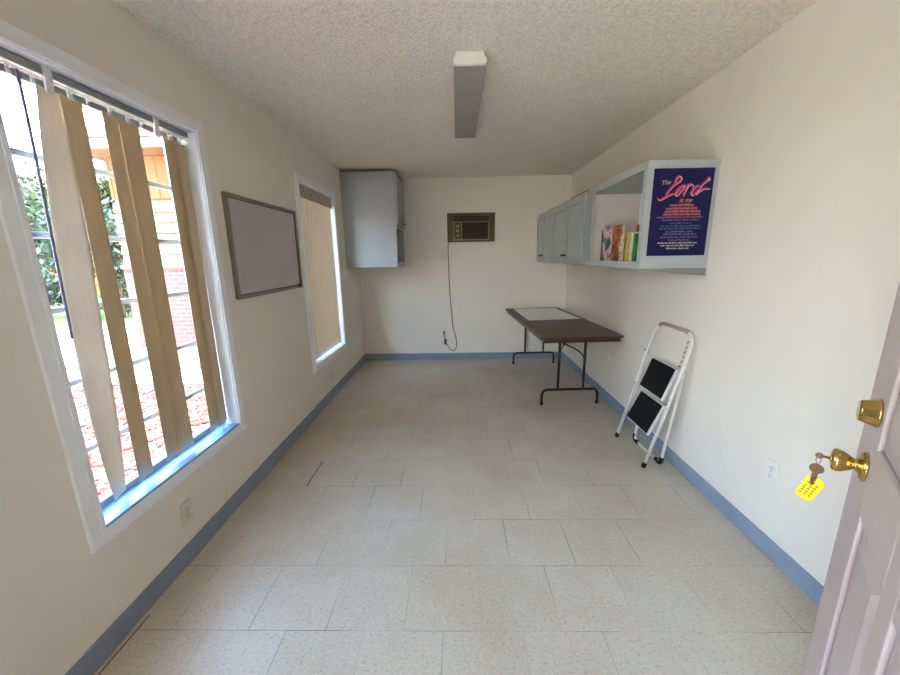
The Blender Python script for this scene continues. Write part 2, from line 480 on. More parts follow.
# ------------------------------------------------------------------ left cabinet
def door_leaf(bm, axis_sign, xf, y0, y1, z0, z1, st=.05, th=.018):
    """framed and beaded cabinet door lying in a plane X = xf, thickness away from the room"""
    s = axis_sign                     # +1 : the room is on the +X side
    X = lambda d: xf - s*d
    def bx(a, b, ya, yb, za, zb): box(bm, min(X(a), X(b)), max(X(a), X(b)), ya, yb, za, zb)
    bx(.013, th, y0, y1, z0, z1)
    bx(0, .014, y0, y0+st, z0, z1); bx(0, .014, y1-st, y1, z0, z1)
    bx(0, .014, y0+st, y1-st, z0, z0+st); bx(0, .014, y0+st, y1-st, z1-st, z1)
    i = .016; n = max(3, int((y1-y0-2*st)/.045)); wd = (y1-y0-2*st-2*i)/n
    for k in range(n):                # beaded boards of the panel
        bx(.003, .0135, y0+st+i+k*wd+.004, y0+st+i+(k+1)*wd-.004, z0+st+i, z1-st-i)

c0, cx = 4.369, -.684
cz0, cz1 = 1.300, 2.352
LC = thing('wall_cabinet', 'deep grey cabinet hung high in the back left corner with an open lower niche', 'cabinet', (XL, 4.66, cz0))
t = .019
boxes('carcass', [(XL+.001, cx, c0, c0+t, cz0, cz1), (XL+.001, cx, YB-t-.001, YB-.001, cz0, cz1), (XL+.001, cx, c0+t, YB-t-.001, cz0, cz0+.055), (XL+.001, cx, c0+t, YB-t-.001, cz1-t, cz1),
                  (XL+.001, XL+.012, c0+t, YB-t-.001, cz0+.055, cz1-t), (XL+.012, cx, c0+t, YB-t-.001, 1.735, 1.785), (cx-.02, cx, c0+t, YB-t-.001, 2.300, cz1-t)], M_cab, LC, bevel=.0015)
boxes('top_board', [(XL+.001, cx+.006, c0-.004, YB-.001, cz1+.0005, cz1+.013)], M_brown, LC, label='thin brown board doubling as the gap shadow on the cabinet top')  # brown strip also paints the shadow of the gap above the cabinet
bm = bmesh.new(); door_leaf(bm, 1, cx+.020, c0+.012, YB-.02, 1.778, 2.325)
d = obj('door', bm, M_cab, LC, bevel=.0015)
bm = bmesh.new(); tube(bm, smooth_path([(cx+.020, YB-.10, 1.815), (cx+.045, YB-.10, 1.815), (cx+.045, YB-.19, 1.815), (cx+.020, YB-.19, 1.815)], .012), .005, 8)
obj('pull', bm, M_pull, d)

# ------------------------------------------------------------------ right cabinet
n0, xf = 2.198, 1.069
rz0, rz1 = 1.322, 1.912
RC = thing('wall_cabinet', 'long grey wall cabinet with four doors and an open shelf on the right wall', 'cabinet', ((xf+XR)/2, 3.57, rz0))
xb = XR-.001; ye = YB-.002
boxes('carcass', [(xf, xb, n0, n0+.020, rz0, rz1),                                  # near end panel
                  (xf, xb, ye-.019, ye, rz0, rz1),
                  (xf+.02, xb, n0+.020, ye-.019, rz0+.018, rz0+.036), (xf+.02, xb, n0+.020, ye-.019, rz1-.040, rz1-.022),
                  (xb-.006, xb, 3.11, ye-.019, rz0+.036, rz1-.04)], M_cab, RC, bevel=.0015)
boxes('shelf_divider', [(xf+.0205, xb, 3.09, 3.11, rz0+.0365, rz1-.0405)], M_wall, RC, label='cream painted inner side of the open shelf')
boxes('face_frame', [(xf, xf+.0195, n0+.0203, n0+.040, rz0, rz1), (xf, xf+.0195, 3.030, 3.165, rz0, rz1), (xf, xf+.0195, n0+.040, 3.030, rz1-.042, rz1), (xf, xf+.0195, n0+.040, 3.030, rz0, rz0+.040),
                     (xf, xf+.0195, 3.165, ye-.0195, rz1-.05, rz1), (xf, xf+.0195, 3.165, ye-.0195, rz0, rz0+.05),
                     (xf, xf+.0195, 3.63, 3.68, rz0+.05, rz1-.05), (xf, xf+.0195, 4.12, 4.17, rz0+.05, rz1-.05), (xf, xf+.0195, 4.60, 4.65, rz0+.05, rz1-.05)], M_cab, RC, bevel=.0012)
bm = bmesh.new()                                                                     # wedge-shaped cleat under the near end
vs = [(1.10, n0+.003, rz0-.0005), (xb, n0+.003, rz0-.0005), (xb, n0+.003, rz0-.045), (1.10, n0+.003, rz0-.003)]
frustum(bm, vs, [(x, n0+.30, z) for x, _, z in vs])
obj('mounting_cleat', bm, M_cab_in, RC, label='dark wedge under the near end')
for b in ((xf+.006, xf+.10, 3.17, 3.62, rz1+.0005, rz1+.011), (xf+.03, xf+.12, 4.1, 4.85, rz1+.0005, rz1+.010)):
    boxes('top_strip', [b], M_brown, RC, label='brown wood strip on the cabinet top')
for i, (a, b) in enumerate(((3.165, 3.648), (3.655, 4.138), (4.147, 4.622), (4.630, 4.935))):
    bm = bmesh.new(); door_leaf(bm, -1, xf-.019, a, b, rz0+.008, rz1-.022)
    d = obj('door', bm, M_cab, RC, bevel=.0015)
    yk = b-.035 if i % 2 == 0 else a+.035
    bm = bmesh.new(); lathe(bm, [(0, .006), (.012, .005), (.014, .013), (.022, .014), (.026, .009)], (xf-.019, yk, 1.405), (-1, 0, 0), 14)
    obj('knob', bm, M_pull, d)

# ------------------------------------------------------------------ books on the open shelf
zs = rz0+.0362
def book(label, x0, y0, y1, h, mat, depth=.15, lean=0, face_out=False, group='books on the open shelf'):
    """standing book: cover and spine toward the room (-X), pages behind"""
    r = thing('book', label, 'book', ((x0+depth/2), (y0+y1)/2, zs), 0, group)
    c = .0022
    bm = bmesh.new()
    if face_out:               # cover faces the room, spine at the far side
        box(bm, x0, x0+c, y0, y1, zs, zs+h); box(bm, x0+depth-c, x0+depth, y0, y1, zs, zs+h); box(bm, x0+c, x0+depth-c, y1-c, y1, zs, zs+h)
        pg = (x0+c, x0+depth-c, y0+.004, y1-c, zs+.004, zs+h-.004)
    else:
        box(bm, x0, x0+depth, y0, y0+c, zs, zs+h); box(bm, x0, x0+depth, y1-c, y1, zs, zs+h); box(bm, x0, x0+c, y0+c, y1-c, zs, zs+h)
        pg = (x0+c, x0+depth-.004, y0+c, y1-c, zs+.004, zs+h-.004)
    a = obj('cover', bm, mat, r); b = boxes('pages', [pg], M_pages, r)
    if lean: r.rotation_euler = (lean, 0, 0)
    return r
Cpink = cover_mat('cover_pink_teal', [(0, lin(40, 60, 66)), (.40, lin(96, 140, 130)), (.47, lin(226, 176, 190)), (.56, lin(238, 222, 222)), (.66, lin(206, 140, 110))], 13, 1)
Cor = cover_mat('cover_orange_brown', [(0, lin(96, 48, 24)), (.40, lin(150, 84, 36)), (.50, lin(196, 116, 52)), (.60, lin(212, 150, 84)), (.68, lin(120, 30, 22))], 16, 4)
Cbr = cover_mat('cover_dark_brown', [(0, lin(88, 52, 26)), (.45, lin(120, 72, 34)), (.6, lin(150, 96, 48))], 14, 7)
book('thin dark green book standing at the far end of the open shelf', 1.150, 2.996, 3.012, .235, cover_mat('cover_dark_green', [(0, lin(52, 62, 42)), (.5, lin(90, 110, 70))], 10, 2), .17)
book('large book facing out with a pink, white and teal cover', 1.150, 2.815, 2.985, .255, Cpink, .022, face_out=True)
book('large book facing out with an orange and brown cover beside the pink one', 1.152, 2.660, 2.811, .250, Cor, .024, face_out=True)
book('dark brown book facing out behind the row of narrow spines', 1.252, 2.480, 2.654, .245, Cbr, .022, face_out=True)
book('dark blue book facing out behind the row near the end panel', 1.252, 2.300, 2.474, .225, cover_mat('cover_dark_blue', [(0, lin(24, 34, 74)), (.55, lin(40, 60, 110))], 10, 5), .022, face_out=True)
sp = [('white and orange spined book first in the row of narrow spines', .022, .190, [(0, lin(232, 220, 206)), (.48, lin(226, 130, 70)), (.58, lin(236, 226, 214))]),
      ('thin white spined book beside the orange spined one', .014, .186, [(0, lin(226, 218, 210)), (.6, lin(200, 186, 190))]),
      ('dark purple spined book in the middle of the row of narrow spines', .026, .184, [(0, lin(52, 26, 48)), (.5, lin(84, 40, 66)), (.62, lin(60, 30, 50))]),
      ('thin red-brown spined book beside the dark purple one', .016, .186, [(0, lin(150, 84, 66)), (.5, lin(180, 110, 84))]),
      ('yellow-green spined book, the thickest of the narrow spines', .050, .192, [(0, lin(190, 180, 66)), (.45, lin(206, 196, 96)), (.6, lin(160, 150, 50))]),
      ('tan and yellow spined book beside the yellow-green one', .022, .190, [(0, lin(206, 190, 130)), (.5, lin(226, 212, 160))]),
      ('white spined book between the yellow and green ones', .026, .188, [(0, lin(236, 232, 224)), (.6, lin(216, 212, 206))]),
      ('bright green spined book at the near end of the row', .032, .176, [(0, lin(40, 120, 44)), (.5, lin(60, 150, 60))])]
y = 2.650
for i, (lb, w, h, st) in enumerate(sp):
    book(lb, 1.140+.006*(i % 3), y-w, y, h, cover_mat('cover_spine', st, 22, 11+i*3), .105)
    y -= w+.0015

# ------------------------------------------------------------------ poster
PY = n0-.0012
po = thing('poster', 'navy poster with pink script lettering on the near end of the right cabinet', 'poster', (1.27, PY, 1.394))
boxes('sheet', [(1.104, 1.436, PY-.0006, n0-.00005, 1.394, 1.867)], M_navy, po)
def pp(x, y):
    """a point of the poster, from its own ruled grid"""
    a = (y-168)/87.6
    return (1.104+(x-(654.5-8*a))*(.00547+.00027*a), 1.867-a*.473)
def brush(strokes, r, mat, name, d, off=(0, 0)):
    bm = bmesh.new()
    for s in strokes:
        P = curve_path([(pp(655+x/15+off[0], 170+y/15+off[1])[0], PY-d, pp(655+x/15+off[0], 170+y/15+off[1])[1]) for x, y in s], 5)
        n = len(P)
        # flat ribbon with round ends
        up, dn = [], []
        for i, p in enumerate(P):
            t = (P[min(i+1, n-1)]-P[max(i-1, 0)]).normalized(); q = Vector((-t.z, 0, t.x))
            w = r*(.65+.35*math.sin(PI*i/(n-1)))
            up.append((p+q*w, p-q*w))
        A = [(bm.verts.new(a), bm.verts.new(b), bm.verts.new(a+Vector((0, .0008, 0))), bm.verts.new(b+Vector((0, .0008, 0)))) for a, b in up]
        for u, v in zip(A, A[1:]):
            bm.faces.new((u[0], u[1], v[1], v[0])); bm.faces.new((u[2], v[2], v[3], u[3])); bm.faces.new((u[0], v[0], v[2], u[2])); bm.faces.new((u[1], u[3], v[3], v[1]))
    return obj(name, bm, mat, po)
L = [[(300, 185), (335, 120), (375, 95), (402, 125), (370, 175), (300, 215), (240, 275), (165, 362)],
     [(45, 415), (75, 440), (150, 405), (215, 372), (285, 345)],
     [(445, 225), (385, 255), (330, 315), (305, 365), (340, 375), (400, 310), (445, 245), (440, 215)],
     [(500, 212), (478, 275), (450, 335), (428, 385)], [(470, 300), (505, 238), (545, 216), (572, 228), (568, 255)],
     [(668, 236), (618, 250), (565, 312), (545, 360), (568, 378), (610, 345), (655, 290)],
     [(770, 175), (820, 150), (815, 122), (785, 165), (715, 225), (660, 300), (618, 372)], [(618, 372), (670, 325), (735, 288), (825, 285)]]
brush(L, .0042, M_red, 'script_shadow', .0016, (-.9, -.9))
brush(L, .0020, M_pink, 'script_lettering', .0026)
def text_mesh(s, size, xc, zc, mat, name, d=.0026, shear=0.0, parent=None, rot=0):
    cu = bpy.data.curves.new('t', 'FONT'); cu.body = s; cu.size = size; cu.align_x = 'CENTER'; cu.align_y = 'CENTER'; cu.extrude = .0003; cu.shear = shear
    tmp = bpy.data.objects.new('t', cu); COL.objects.link(tmp)
    dg = bpy.context.evaluated_depsgraph_get()
    me = bpy.data.meshes.new_from_object(tmp.evaluated_get(dg))
    bpy.data.objects.remove(tmp); bpy.data.curves.remove(cu)
    me.transform(Matrix.Translation((xc, PY-d, zc)) @ Matrix.Rotation(rot, 4, 'Y') @ Matrix.Rotation(PI/2, 4, 'X'))
    me.materials.clear(); me.materials.append(mat)
    o = bpy.data.objects.new(name, me); COL.objects.link(o); o.parent = parent; me.transform(W(parent).inverted())
    return o
px, pz = pp(665.6, 181.8)
text_mesh('The', .034, px, pz, M_peach, 'small_title', shear=.3, parent=po, rot=-.12)
px, pz = pp(685.5, 199.3)
text_mesh('is my', .034, px, pz, M_peach, 'small_title', .0034, shear=.3, parent=po)
bm = bmesh.new()          # dark red half disc behind the upper lines
cxp, czp = pp(682, 216)
prism(bm, [(cxp+.105*math.cos(a), czp+.078*math.sin(a)) for a in [PI*i/24 for i in range(25)]], 1, PY-.0012, PY-.0005)
obj('half_disc', bm, M_dred, po)
def words(lines, mat, name):
    bm = bmesh.new()
    rnd = random.Random(len(lines)*7+int(lines[0][0]*10))
    for yy, xa, xe in lines:
        x, z = pp(xa, yy); xr, _ = pp(xe, yy)
        while x < xr-.004:
            n = rnd.randint(4, 9)
            for k in range(n):
                if x > xr: break
                h = .0065 if rnd.random() < .7 else .0100
                w = rnd.uniform(.0028, .0042)
                if rnd.random() < .5:      # closed letter: two stems and a bar
                    box(bm, x, x+.0011, PY-.002, PY-.0013, z-.0035, z-.0035+h); box(bm, x+w-.0011, x+w, PY-.002, PY-.0013, z-.0035, z+.003)
                    box(bm, x, x+w, PY-.002, PY-.0013, z+.0018, z+.003)
                else:                      # open letter: a stem with a foot
                    box(bm, x, x+.0012, PY-.002, PY-.0013, z-.0035, z-.0035+h); box(bm, x, x+w, PY-.002, PY-.0013, z-.0035, z-.0022)
                x += w+.0010
            x += .0042
    return obj(name, bm, mat, po)
words([(204, 670, 693), (207.3, 666, 697), (210.3, 665, 700), (213.2, 663, 700)], M_peach, 'text_lines')
words([(216.3, 657, 704), (219, 662, 699)], M_mauve, 'text_lines')
words([(222.2, 670, 691), (225, 661, 700), (227.6, 659, 701)], M_teal, 'text_lines')
words([(230.7, 665.5, 693), (233.4, 663, 696), (236.4, 660, 697)], M_mauve, 'text_lines')
px, pz = pp(678.7, 239.3); text_mesh('Rock and Redeemer', .0150, px, pz, M_mauve, 'text_lines', .002, parent=po)
words([(242.3, 658, 697.5), (245.1, 660.7, 694), (248, 666, 688)], M_cream, 'text_lines')

# ------------------------------------------------------------------ air conditioner with its cord
ax0, ax1, az0, az1 = -.113, .501, 1.592, 1.952
AC = thing('air_conditioner', 'brown window air conditioner set into the back wall', 'air conditioner', ((ax0+ax1)/2, YB, az0))
yf = YB-.035
boxes('casing', [(ax0, ax1, yf, YB-.001, az0, az0+.022), (ax0, ax1, yf, YB-.001, az1-.030, az1), (ax0, ax0+.075, yf, YB-.001, az0+.022, az1-.03), (ax1-.075, ax1, yf, YB-.001, az0+.022, az1-.03), (ax0+.075, ax1-.075, yf+.02, YB-.001, az0+.022, az1-.03)], M_ac, AC, bevel=.003)
bm = bmesh.new()
for i in range(5):
    z = az1-.046-i*.012
    box(bm, ax0+.088, ax1-.080, yf+.004, yf+.018, z-.0035, z+.0035)
obj('air_outlet', bm, M_ac_dark, AC)
bm = bmesh.new()
for i in range(46):
    x = ax0+.196+i*.0072
    box(bm, x-.0024, x+.0024, yf+.006, yf+.019, az0+.038, az1-.118)
obj('intake_grille', bm, M_ac_dark, AC)
e = .005
boxes('trim', [(ax0+.078, ax1-.078, yf-.002, yf+.019, az1-.112, az1-.112+e), (ax0+.078, ax1-.078, yf-.002, yf+.019, az0+.024, az0+.024+e*1.6), (ax0+.078, ax0+.078+e, yf-.002, yf+.019, az0+.028, az1-.112), (ax1-.083, ax1-.078, yf-.002, yf+.019, az0+.028, az1-.112), (ax0+.180, ax0+.187, yf-.002, yf+.019, az0+.028, az1-.112)], M_ac_trim, AC)
cp = boxes('control_panel', [(ax0+.084, ax0+.179, yf+.004, yf+.019, az0+.034, az1-.114)], M_ac, AC)
for z in (az0+.080, az0+.140, az0+.195):
    bm = bmesh.new(); lathe(bm, [(0, .020), (.010, .018), (.012, .012), (.018, .010)], (ax0+.132, yf+.004, z), (0, -1, 0), 18)
    obj('dial', bm, M_ac_trim, cp)
bm = bmesh.new()
tube(bm, curve_path([(-.100, YB-.006, 1.592), (-.106, YB-.007, 1.53), (-.104, YB-.006, 1.30), (-.100, YB-.006, 1.10), (-.090, YB-.007, .88), (-.075, YB-.006, .67), (-.056, YB-.006, .45), (-.022, YB-.007, .33), (-.010, YB-.010, .22), (-.030, YB-.010, .15), (-.066, YB-.010, .13), (-.105, YB-.012, .155), (-.150, YB-.018, .235)], 8), .0052, 8)
cord = obj('power_cord', bm, M_cord, AC)
bm = bmesh.new(); box(bm, -.186, -.146, YB-.034, YB-.004, .222, .290)
obj('plug', bm, M_cord, cord, bevel=.006)
bm = bmesh.new(); tube(bm, curve_path([(-.168, YB-.024, .290), (-.176, YB-.026, .34), (-.180, YB-.020, .380)], 6), .006, 8); box(bm, -.194, -.168, YB-.028, YB-.0088, .375, .405)
obj('plug', bm, M_cord, cord)

# ------------------------------------------------------------------ wall plates
def plate(name, label, cat, c, n, w=.070, h=.115, kind='outlet', mat=None, group='electrical wall plates'):
    """cover plate centred at c on a wall with inward normal n ('x', '-x' or '-y')"""
    r = thing(name, label, cat, c, {'-y': 0, 'x': PI/2, '-x': -PI/2}[n], group)      # local -Y points into the room
    mat = mat or M_ivory
    bm = bmesh.new(); box(bm, -w/2, w/2, -.006, 0, -h/2, h/2)
    obj('cover_plate', bm, mat, r, bevel=.003, local=True)
    if kind == 'outlet':
        for s in (-1, 1):
            bm = bmesh.new(); prism(bm, [(.017*math.cos(a)*1.0, s*.0195+.0145*math.sin(a)) for a in [2*PI*i/20 for i in range(20)]], 1, -.0085, -.004)
            q = obj('receptacle', bm, mat, r, local=True)
            bm = bmesh.new(); box(bm, -.0075, -.0050, -.0090, -.0080, s*.0195-.002, s*.0195+.006); box(bm, .0050, .0075, -.0090, -.0080, s*.0195-.002, s*.0195+.006); box(bm, -.002, .002, -.0090, -.0080, s*.0195-.009, s*.0195-.005)
            obj('slot', bm, M_slot, q, local=True)
    else:
        bm = bmesh.new(); box(bm, -.005, .005, -.016, -.004, -.004, .014); box(bm, -.008, .008, -.0075, -.005, -.014, .014)
        obj('toggle', bm, mat, r, local=True)
    for z in ((0,) if kind == 'outlet' else (-.03, .03)):
        bm = bmesh.new(); lathe(bm, [(0, .003), (.0015, .0028)], (0, -.006, z), (0, -1, 0), 10)
        obj('screw', bm, M_alu, r, local=True)
    return r
plate('wall_outlet', 'ivory outlet low on the left wall below the near window', 'outlet', (XL, 1.495, .245), 'x')
plate('wall_outlet', 'ivory outlet on the left wall below the far window', 'outlet', (XL, 3.56, .235), 'x')
plate('wall_outlet', 'small white jack just above the left baseboard before the far window', 'outlet', (XL, 3.034, .132), 'x', .050, .062, mat=M_white)
plate('wall_outlet', 'white outlet on the right wall beside the entrance door', 'outlet', (XR, 1.556, .405), '-x', mat=M_white)
plate('wall_outlet', 'white outlet on the right wall behind the folding table', 'outlet', (XR, 3.455, .420), '-x', mat=M_white)
plate('wall_outlet', 'white outlet on the back wall where the grey cord is plugged in', 'outlet', (-.177, YB, .405), '-y', mat=M_white)
plate('light_switch', 'ivory light switch on the back wall below the air conditioner', 'switch', (-.176, YB, 1.415), '-y', kind='switch')

# ------------------------------------------------------------------ ceiling light
la, lb, l0, l1, lz = -.004, .162, 2.040, 3.215, H-.056
CL = thing('ceiling_light', 'unlit strip light with a grey diffuser on the ceiling', 'ceiling light', (.079, 2.63, H))
prof = [(la+.012, H-.0005), (la+.012, H-.018), (la, H-.030), (la, lz+.006), (la+.006, lz), (lb-.006, lz), (lb, lz+.006), (lb, H-.030), (lb-.012, H-.018), (lb-.012, H-.0005)]
bm = bmesh.new(); prism(bm, prof, 1, l0, l0+.022)
obj('end_cap', bm, M_lamp_metal, CL, bevel=.002)
bm = bmesh.new(); prism(bm, prof, 1, l1-.014, l1)
obj('end_cap', bm, M_lamp_metal, CL, bevel=.002)
bm = bmesh.new(); prism(bm, [(la+.003, H-.022), (la+.003, lz+.007), (la+.008, lz+.0015), (lb-.008, lz+.0015), (lb-.003, lz+.007), (lb-.003, H-.022)], 1, l0+.0215, l1-.0135)
obj('diffuser', bm, M_diff, CL, bevel=.002)
boxes('mounting_pan', [(la+.016, lb-.016, l0+.0225, l1-.0145, H-.0225, H-.0005)], M_lamp_metal, CL)

# ------------------------------------------------------------------ folding table
TB = thing('folding_table', 'brown folding table in the back right corner with a paper sheet on it', 'table', (1.0425, 3.975, 0), math.radians(2.7))
tl, tw, tz = .90, .36, .720
bm = bmesh.new()
def rrect(hx, hy, r, n=5):
    P = []
    for sx, sy, a0 in ((1, 1, 0), (-1, 1, PI/2), (-1, -1, PI), (1, -1, 3*PI/2)):
        for i in range(n+1):
            a = a0+PI/2*i/n
            P.append((sx*(hx-r)+r*math.cos(a), sy*(hy-r)+r*math.sin(a)))
    return P
prism(bm, rrect(tw, tl, .035), 2, tz-.018, tz)
obj('tabletop', bm, M_table, TB, bevel=.003, local=True)
bm = bmesh.new()
q = .025
box(bm, -tw+q, tw-q, -tl+q, -tl+q+.018, tz-.056, tz-.0182); box(bm, -tw+q, tw-q, tl-q-.018, tl-q, tz-.056, tz-.0182)
box(bm, -tw+q, -tw+q+.018, -tl+q+.018, tl-q-.018, tz-.056, tz-.0182); box(bm, tw-q-.018, tw-q, -tl+q+.018, tl-q-.018, tz-.056, tz-.0182)
obj('apron', bm, M_table_edge, TB, bevel=.002, local=True)
for yl, s in ((-.645, 1), (.725, -1)):
    r = .0125
    bm = bmesh.new(); tube(bm, smooth_path([(-.268, yl, .002), (-.268, yl, .150), (.268, yl, .150), (.268, yl, .002)], .06, 8), r, 12)
    leg = obj('leg_frame', bm, M_tleg, TB, local=True)
    bm = bmesh.new()
    for x in (-.118, .124): tube(bm, [(x, yl, .150), (x, yl, tz-.019)], r, 12)
    obj('upright', bm, M_tleg, leg, local=True)
    for x in (-.268, .268):
        bm = bmesh.new(); lathe(bm, [(0, .015), (.026, .0145), (.03, .0128)], (x, yl, .0005), (0, 0, 1), 14)
        obj('foot_cap', bm, M_black, leg, local=True)
    bm = bmesh.new()
    pv = Vector((-.045, yl+s*.10, .580))
    tube(bm, curve_path([(.124, yl+s*.012, .40), (.122, yl+s*.02, .46), (.085, yl+s*.05, .510), (.02, yl+s*.08, .545), pv], 5), .0075, 8)
    tube(bm, curve_path([(-.118, yl+s*.012, .42), (-.112, yl+s*.02, .46), (-.085, yl+s*.06, .52), pv], 5), .0050, 8)
    tube(bm, [pv, (-.060, yl+s*.42, tz-.025)], .0055, 8)
    obj('brace', bm, M_tleg, leg, local=True)
    bm = bmesh.new(); box(bm, pv.x-.012, pv.x+.012, pv.y-.014, pv.y+.014, pv.z-.02, pv.z+.035)
    obj('brace_lock', bm, M_black, leg, bevel=.003, local=True)

# paper sheets on the table
bm = bmesh.new()
n = 14
A, B, C_, D_ = Vector((.742, 4.815, 0)), Vector((1.300, 4.800, 0)), Vector((1.357, 3.985, 0)), Vector((.776, 3.905, 0))
rows = []
for i in range(n+1):
    row = []
    for j in range(n+1):
        u, v = i/n, j/n
        p = A*(1-u)*(1-v)+B*u*(1-v)+C_*u*v+D_*(1-u)*v
        p.z = tz+.0022+.0016*math.sin(3.2*u)*math.sin(2.5*v)+.004*max(0, (.12-v)/.12)**2*u
        row.append(bm.verts.new(p))
    rows.append(row)
for i in range(n):
    for j in range(n):
        f = bm.faces.new((rows[i][j], rows[i+1][j], rows[i+1][j+1], rows[i][j+1])); f.smooth = True
tag(obj('paper_sheet', bm, M_paper, solid=.0012), 'large white printed sheet lying on the far end of the brown table', 'paper')

# ------------------------------------------------------------------ step ladder
LD = thing('step_ladder', 'folded white two-step ladder with black treads leaning on the right wall', 'step ladder', (1.30, 2.45, 0))
r = .0115
fl, fr = Vector((1.246, 2.669, .002)), Vector((1.244, 2.241, .002))
P = [fl+Vector((.006, -.003, .025)), (1.395, 2.634, .70), (1.444, 2.618, .930), (1.444, 2.190, .925), (1.396, 2.196, .70), fr+Vector((.006, -.002, .025))]
path = smooth_path(P, .10, 8)
i0, i1 = 10, len(path)-11
bm = bmesh.new(); tube(bm, path, r, 12)
obj('front_frame', bm, M_ladder, LD)
top = [Vector(p) for p in path if p.z > .86]
bm = bmesh.new(); tube(bm, [p+Vector((-.0004, 0, .0003)) for p in path if p.z > .915], r+.0006, 12)
obj('grip', bm, M_rust, LD, label='worn rusty handle bar')
for p, t in ((fl, Vector((.14, -.03, .7))), (fr, Vector((.14, -.04, .7)))):
    bm = bmesh.new(); lathe(bm, [(0, .0150), (.032, .0145), (.036, .012)], p, t, 14)
    obj('foot_cap', bm, M_black, LD)
# rear frame: a U whose bar lies near the floor
rl, rr = Vector((1.352, 2.600, .0)), Vector((1.368, 2.262, .0))
path = smooth_path([(1.412, 2.592, .660), rl+Vector((0, 0, .016)), rr+Vector((0, 0, .016)), (1.416, 2.206, .690)], .05, 7)
bm = bmesh.new(); tube(bm, path, .0105, 12); obj('rear_frame', bm, M_ladder, LD)
for c in (rl, rr):
    sgn = 1 if c is rl else -1
    bm = bmesh.new(); tube(bm, smooth_path([c+Vector((.004, sgn*.004, .062)), c+Vector((0, 0, .0155)), c+Vector((0, -sgn*.060, .0155))], .045, 6), .0145, 12)
    obj('foot_cap', bm, M_black, LD)
def step(back, lip, ya, yb):
    (xb_, zb_), (xl_, zl_) = back, lip
    d = Vector((xl_-xb_, 0, zl_-zb_)); L_ = d.length; d.normalize(); nrm = Vector((d.z, 0, -d.x)); nrm = nrm if nrm.x < 0 else -nrm
    o0 = Vector((xb_, 0, zb_))
    def slab(bm, s0, s1, y0, y1, h0, h1):
        q = lambda h: [o0+d*s0+nrm*h+Vector((0, y0, 0)), o0+d*s1+nrm*h+Vector((0, y0, 0)), o0+d*s1+nrm*h+Vector((0, y1, 0)), o0+d*s0+nrm*h+Vector((0, y1, 0))]
        frustum(bm, q(h0), q(h1))
    bm = bmesh.new(); slab(bm, -.006, L_+.008, ya-.008, yb+.008, -.022, -.002)
    s = obj('step', bm, M_ladder, LD, bevel=.006)
    bm = bmesh.new(); slab(bm, 0, L_, ya, yb, -.002, .004)
    obj('tread', bm, M_tread, s, bevel=.003, label='black rubber tread')
    # side straps from the step to the rails
    for yy in (ya-.012, yb+.012):
        a = o0+d*.03+nrm*(-.012); a.y = yy; b = o0+d*.10+nrm*(-.03)+Vector((.05, 0, -.02)); b.y = yy
        bm = bmesh.new(); tube(bm, [a, b], .005, 6); tube(bm, [a+Vector((0, -.012, 0)), a+Vector((0, .012, 0))], .007, 8)
        obj('hinge_strap', bm, M_ladder, s)
step((1.391, .682), (1.320, .482), 2.258, 2.535)
step((1.338, .432), (1.252, .237), 2.262, 2.540)
for yy, s in ((2.210, 1), (2.632, -1)):
    bm = bmesh.new(); tube(bm, [(1.402, yy+s*.012, .72), (1.355, yy+s*.016, .50), (1.318, yy+s*.014, .345)], .0055, 8)
    tube(bm, [(1.318, yy+s*.014, .345), (1.372, yy+s*.016, .46)], .005, 8)
    obj('link_bar', bm, M_ladder, LD)
    for z, x in ((.715, 1.392), (.46, 1.338)):
        bm = bmesh.new(); tube(bm, [(x-.008, yy, z+.002), (x-.0135, yy, z+.004)], .0055, 8)
        obj('rivet', bm, M_slot, LD)
bm = bmesh.new()
for k in range(5):
    z = .735+k*.03
    tube(bm, [(1.400+k*.006, 2.228, z), (1.404+k*.006, 2.222, z+.018)], .005, 8)
obj('safety_catch', bm, M_rust, LD)

GZ = -.15                       # ground level outside
# ------------------------------------------------------------------ entrance door, opened inward
phi = math.radians(40.4)
u = Vector((math.sin(phi), math.cos(phi), 0))
DW = .87
hinge = Vector((.975, .83, 0)) - u*DW
DR = bpy.data.objects.new('door_1', None); COL.objects.link(DR)
DR.location = (hinge.x, hinge.y, 0); DR.rotation_euler = (0, 0, PI/2-phi)
DR.matrix_basis = Matrix.Translation((hinge.x, hinge.y, 0)) @ Matrix.Rotation(PI/2-phi, 4, 'Z')
DR['kind'] = 'structure'; DR['label'] = 'pinkish six-panel entrance door standing open at the right'
bm = bmesh.new()
box(bm, 0, DW, -.044, -.010, .012, 2.035)
sx = [(0, .165), (.400, .470), (.705, DW)]
for a, b in sx: box(bm, a, b, -.0105, 0, .012, 2.035)
rows = [(.012, .255), (.845, 1.005), (1.620, 1.735), (1.915, 2.035)]
for c, dd in ((.165, .400), (.470, .705)):
    for a, b in rows: box(bm, c, dd, -.0105, 0, a, b)
    for (z0, z1) in ((.255, .845), (1.005, 1.620), (1.735, 1.915)):
        # moulded slope from the frame down, then the raised field
        for (i0, y0_, i1, y1_) in ((.020, -.0100, .050, -.0015),):
            q0 = [(c+i0, y0_, z0+i0), (dd-i0, y0_, z0+i0), (dd-i0, y0_, z1-i0), (c+i0, y0_, z1-i0)]
            q1 = [(c+i1, y1_, z0+i1), (dd-i1, y1_, z0+i1), (dd-i1, y1_, z1-i1), (c+i1, y1_, z1-i1)]
            frustum(bm, q0, q1)
DL = obj('door_panel', bm, M_door, DR, local=True, bevel=.004)
kx, kz = DW-.112, .940
knob = bmesh.new()
lathe(knob, [(0, .0335), (.004, .0335), (.008, .030), (.011, .018), (.015, .0125), (.018, .0120), (.022, .015), (.030, .0205), (.038, .0245), (.046, .0260), (.050, .0250), (.053, .0210), (.0535, .012)], (kx, .0005, kz), (0, 1, 0), 32)
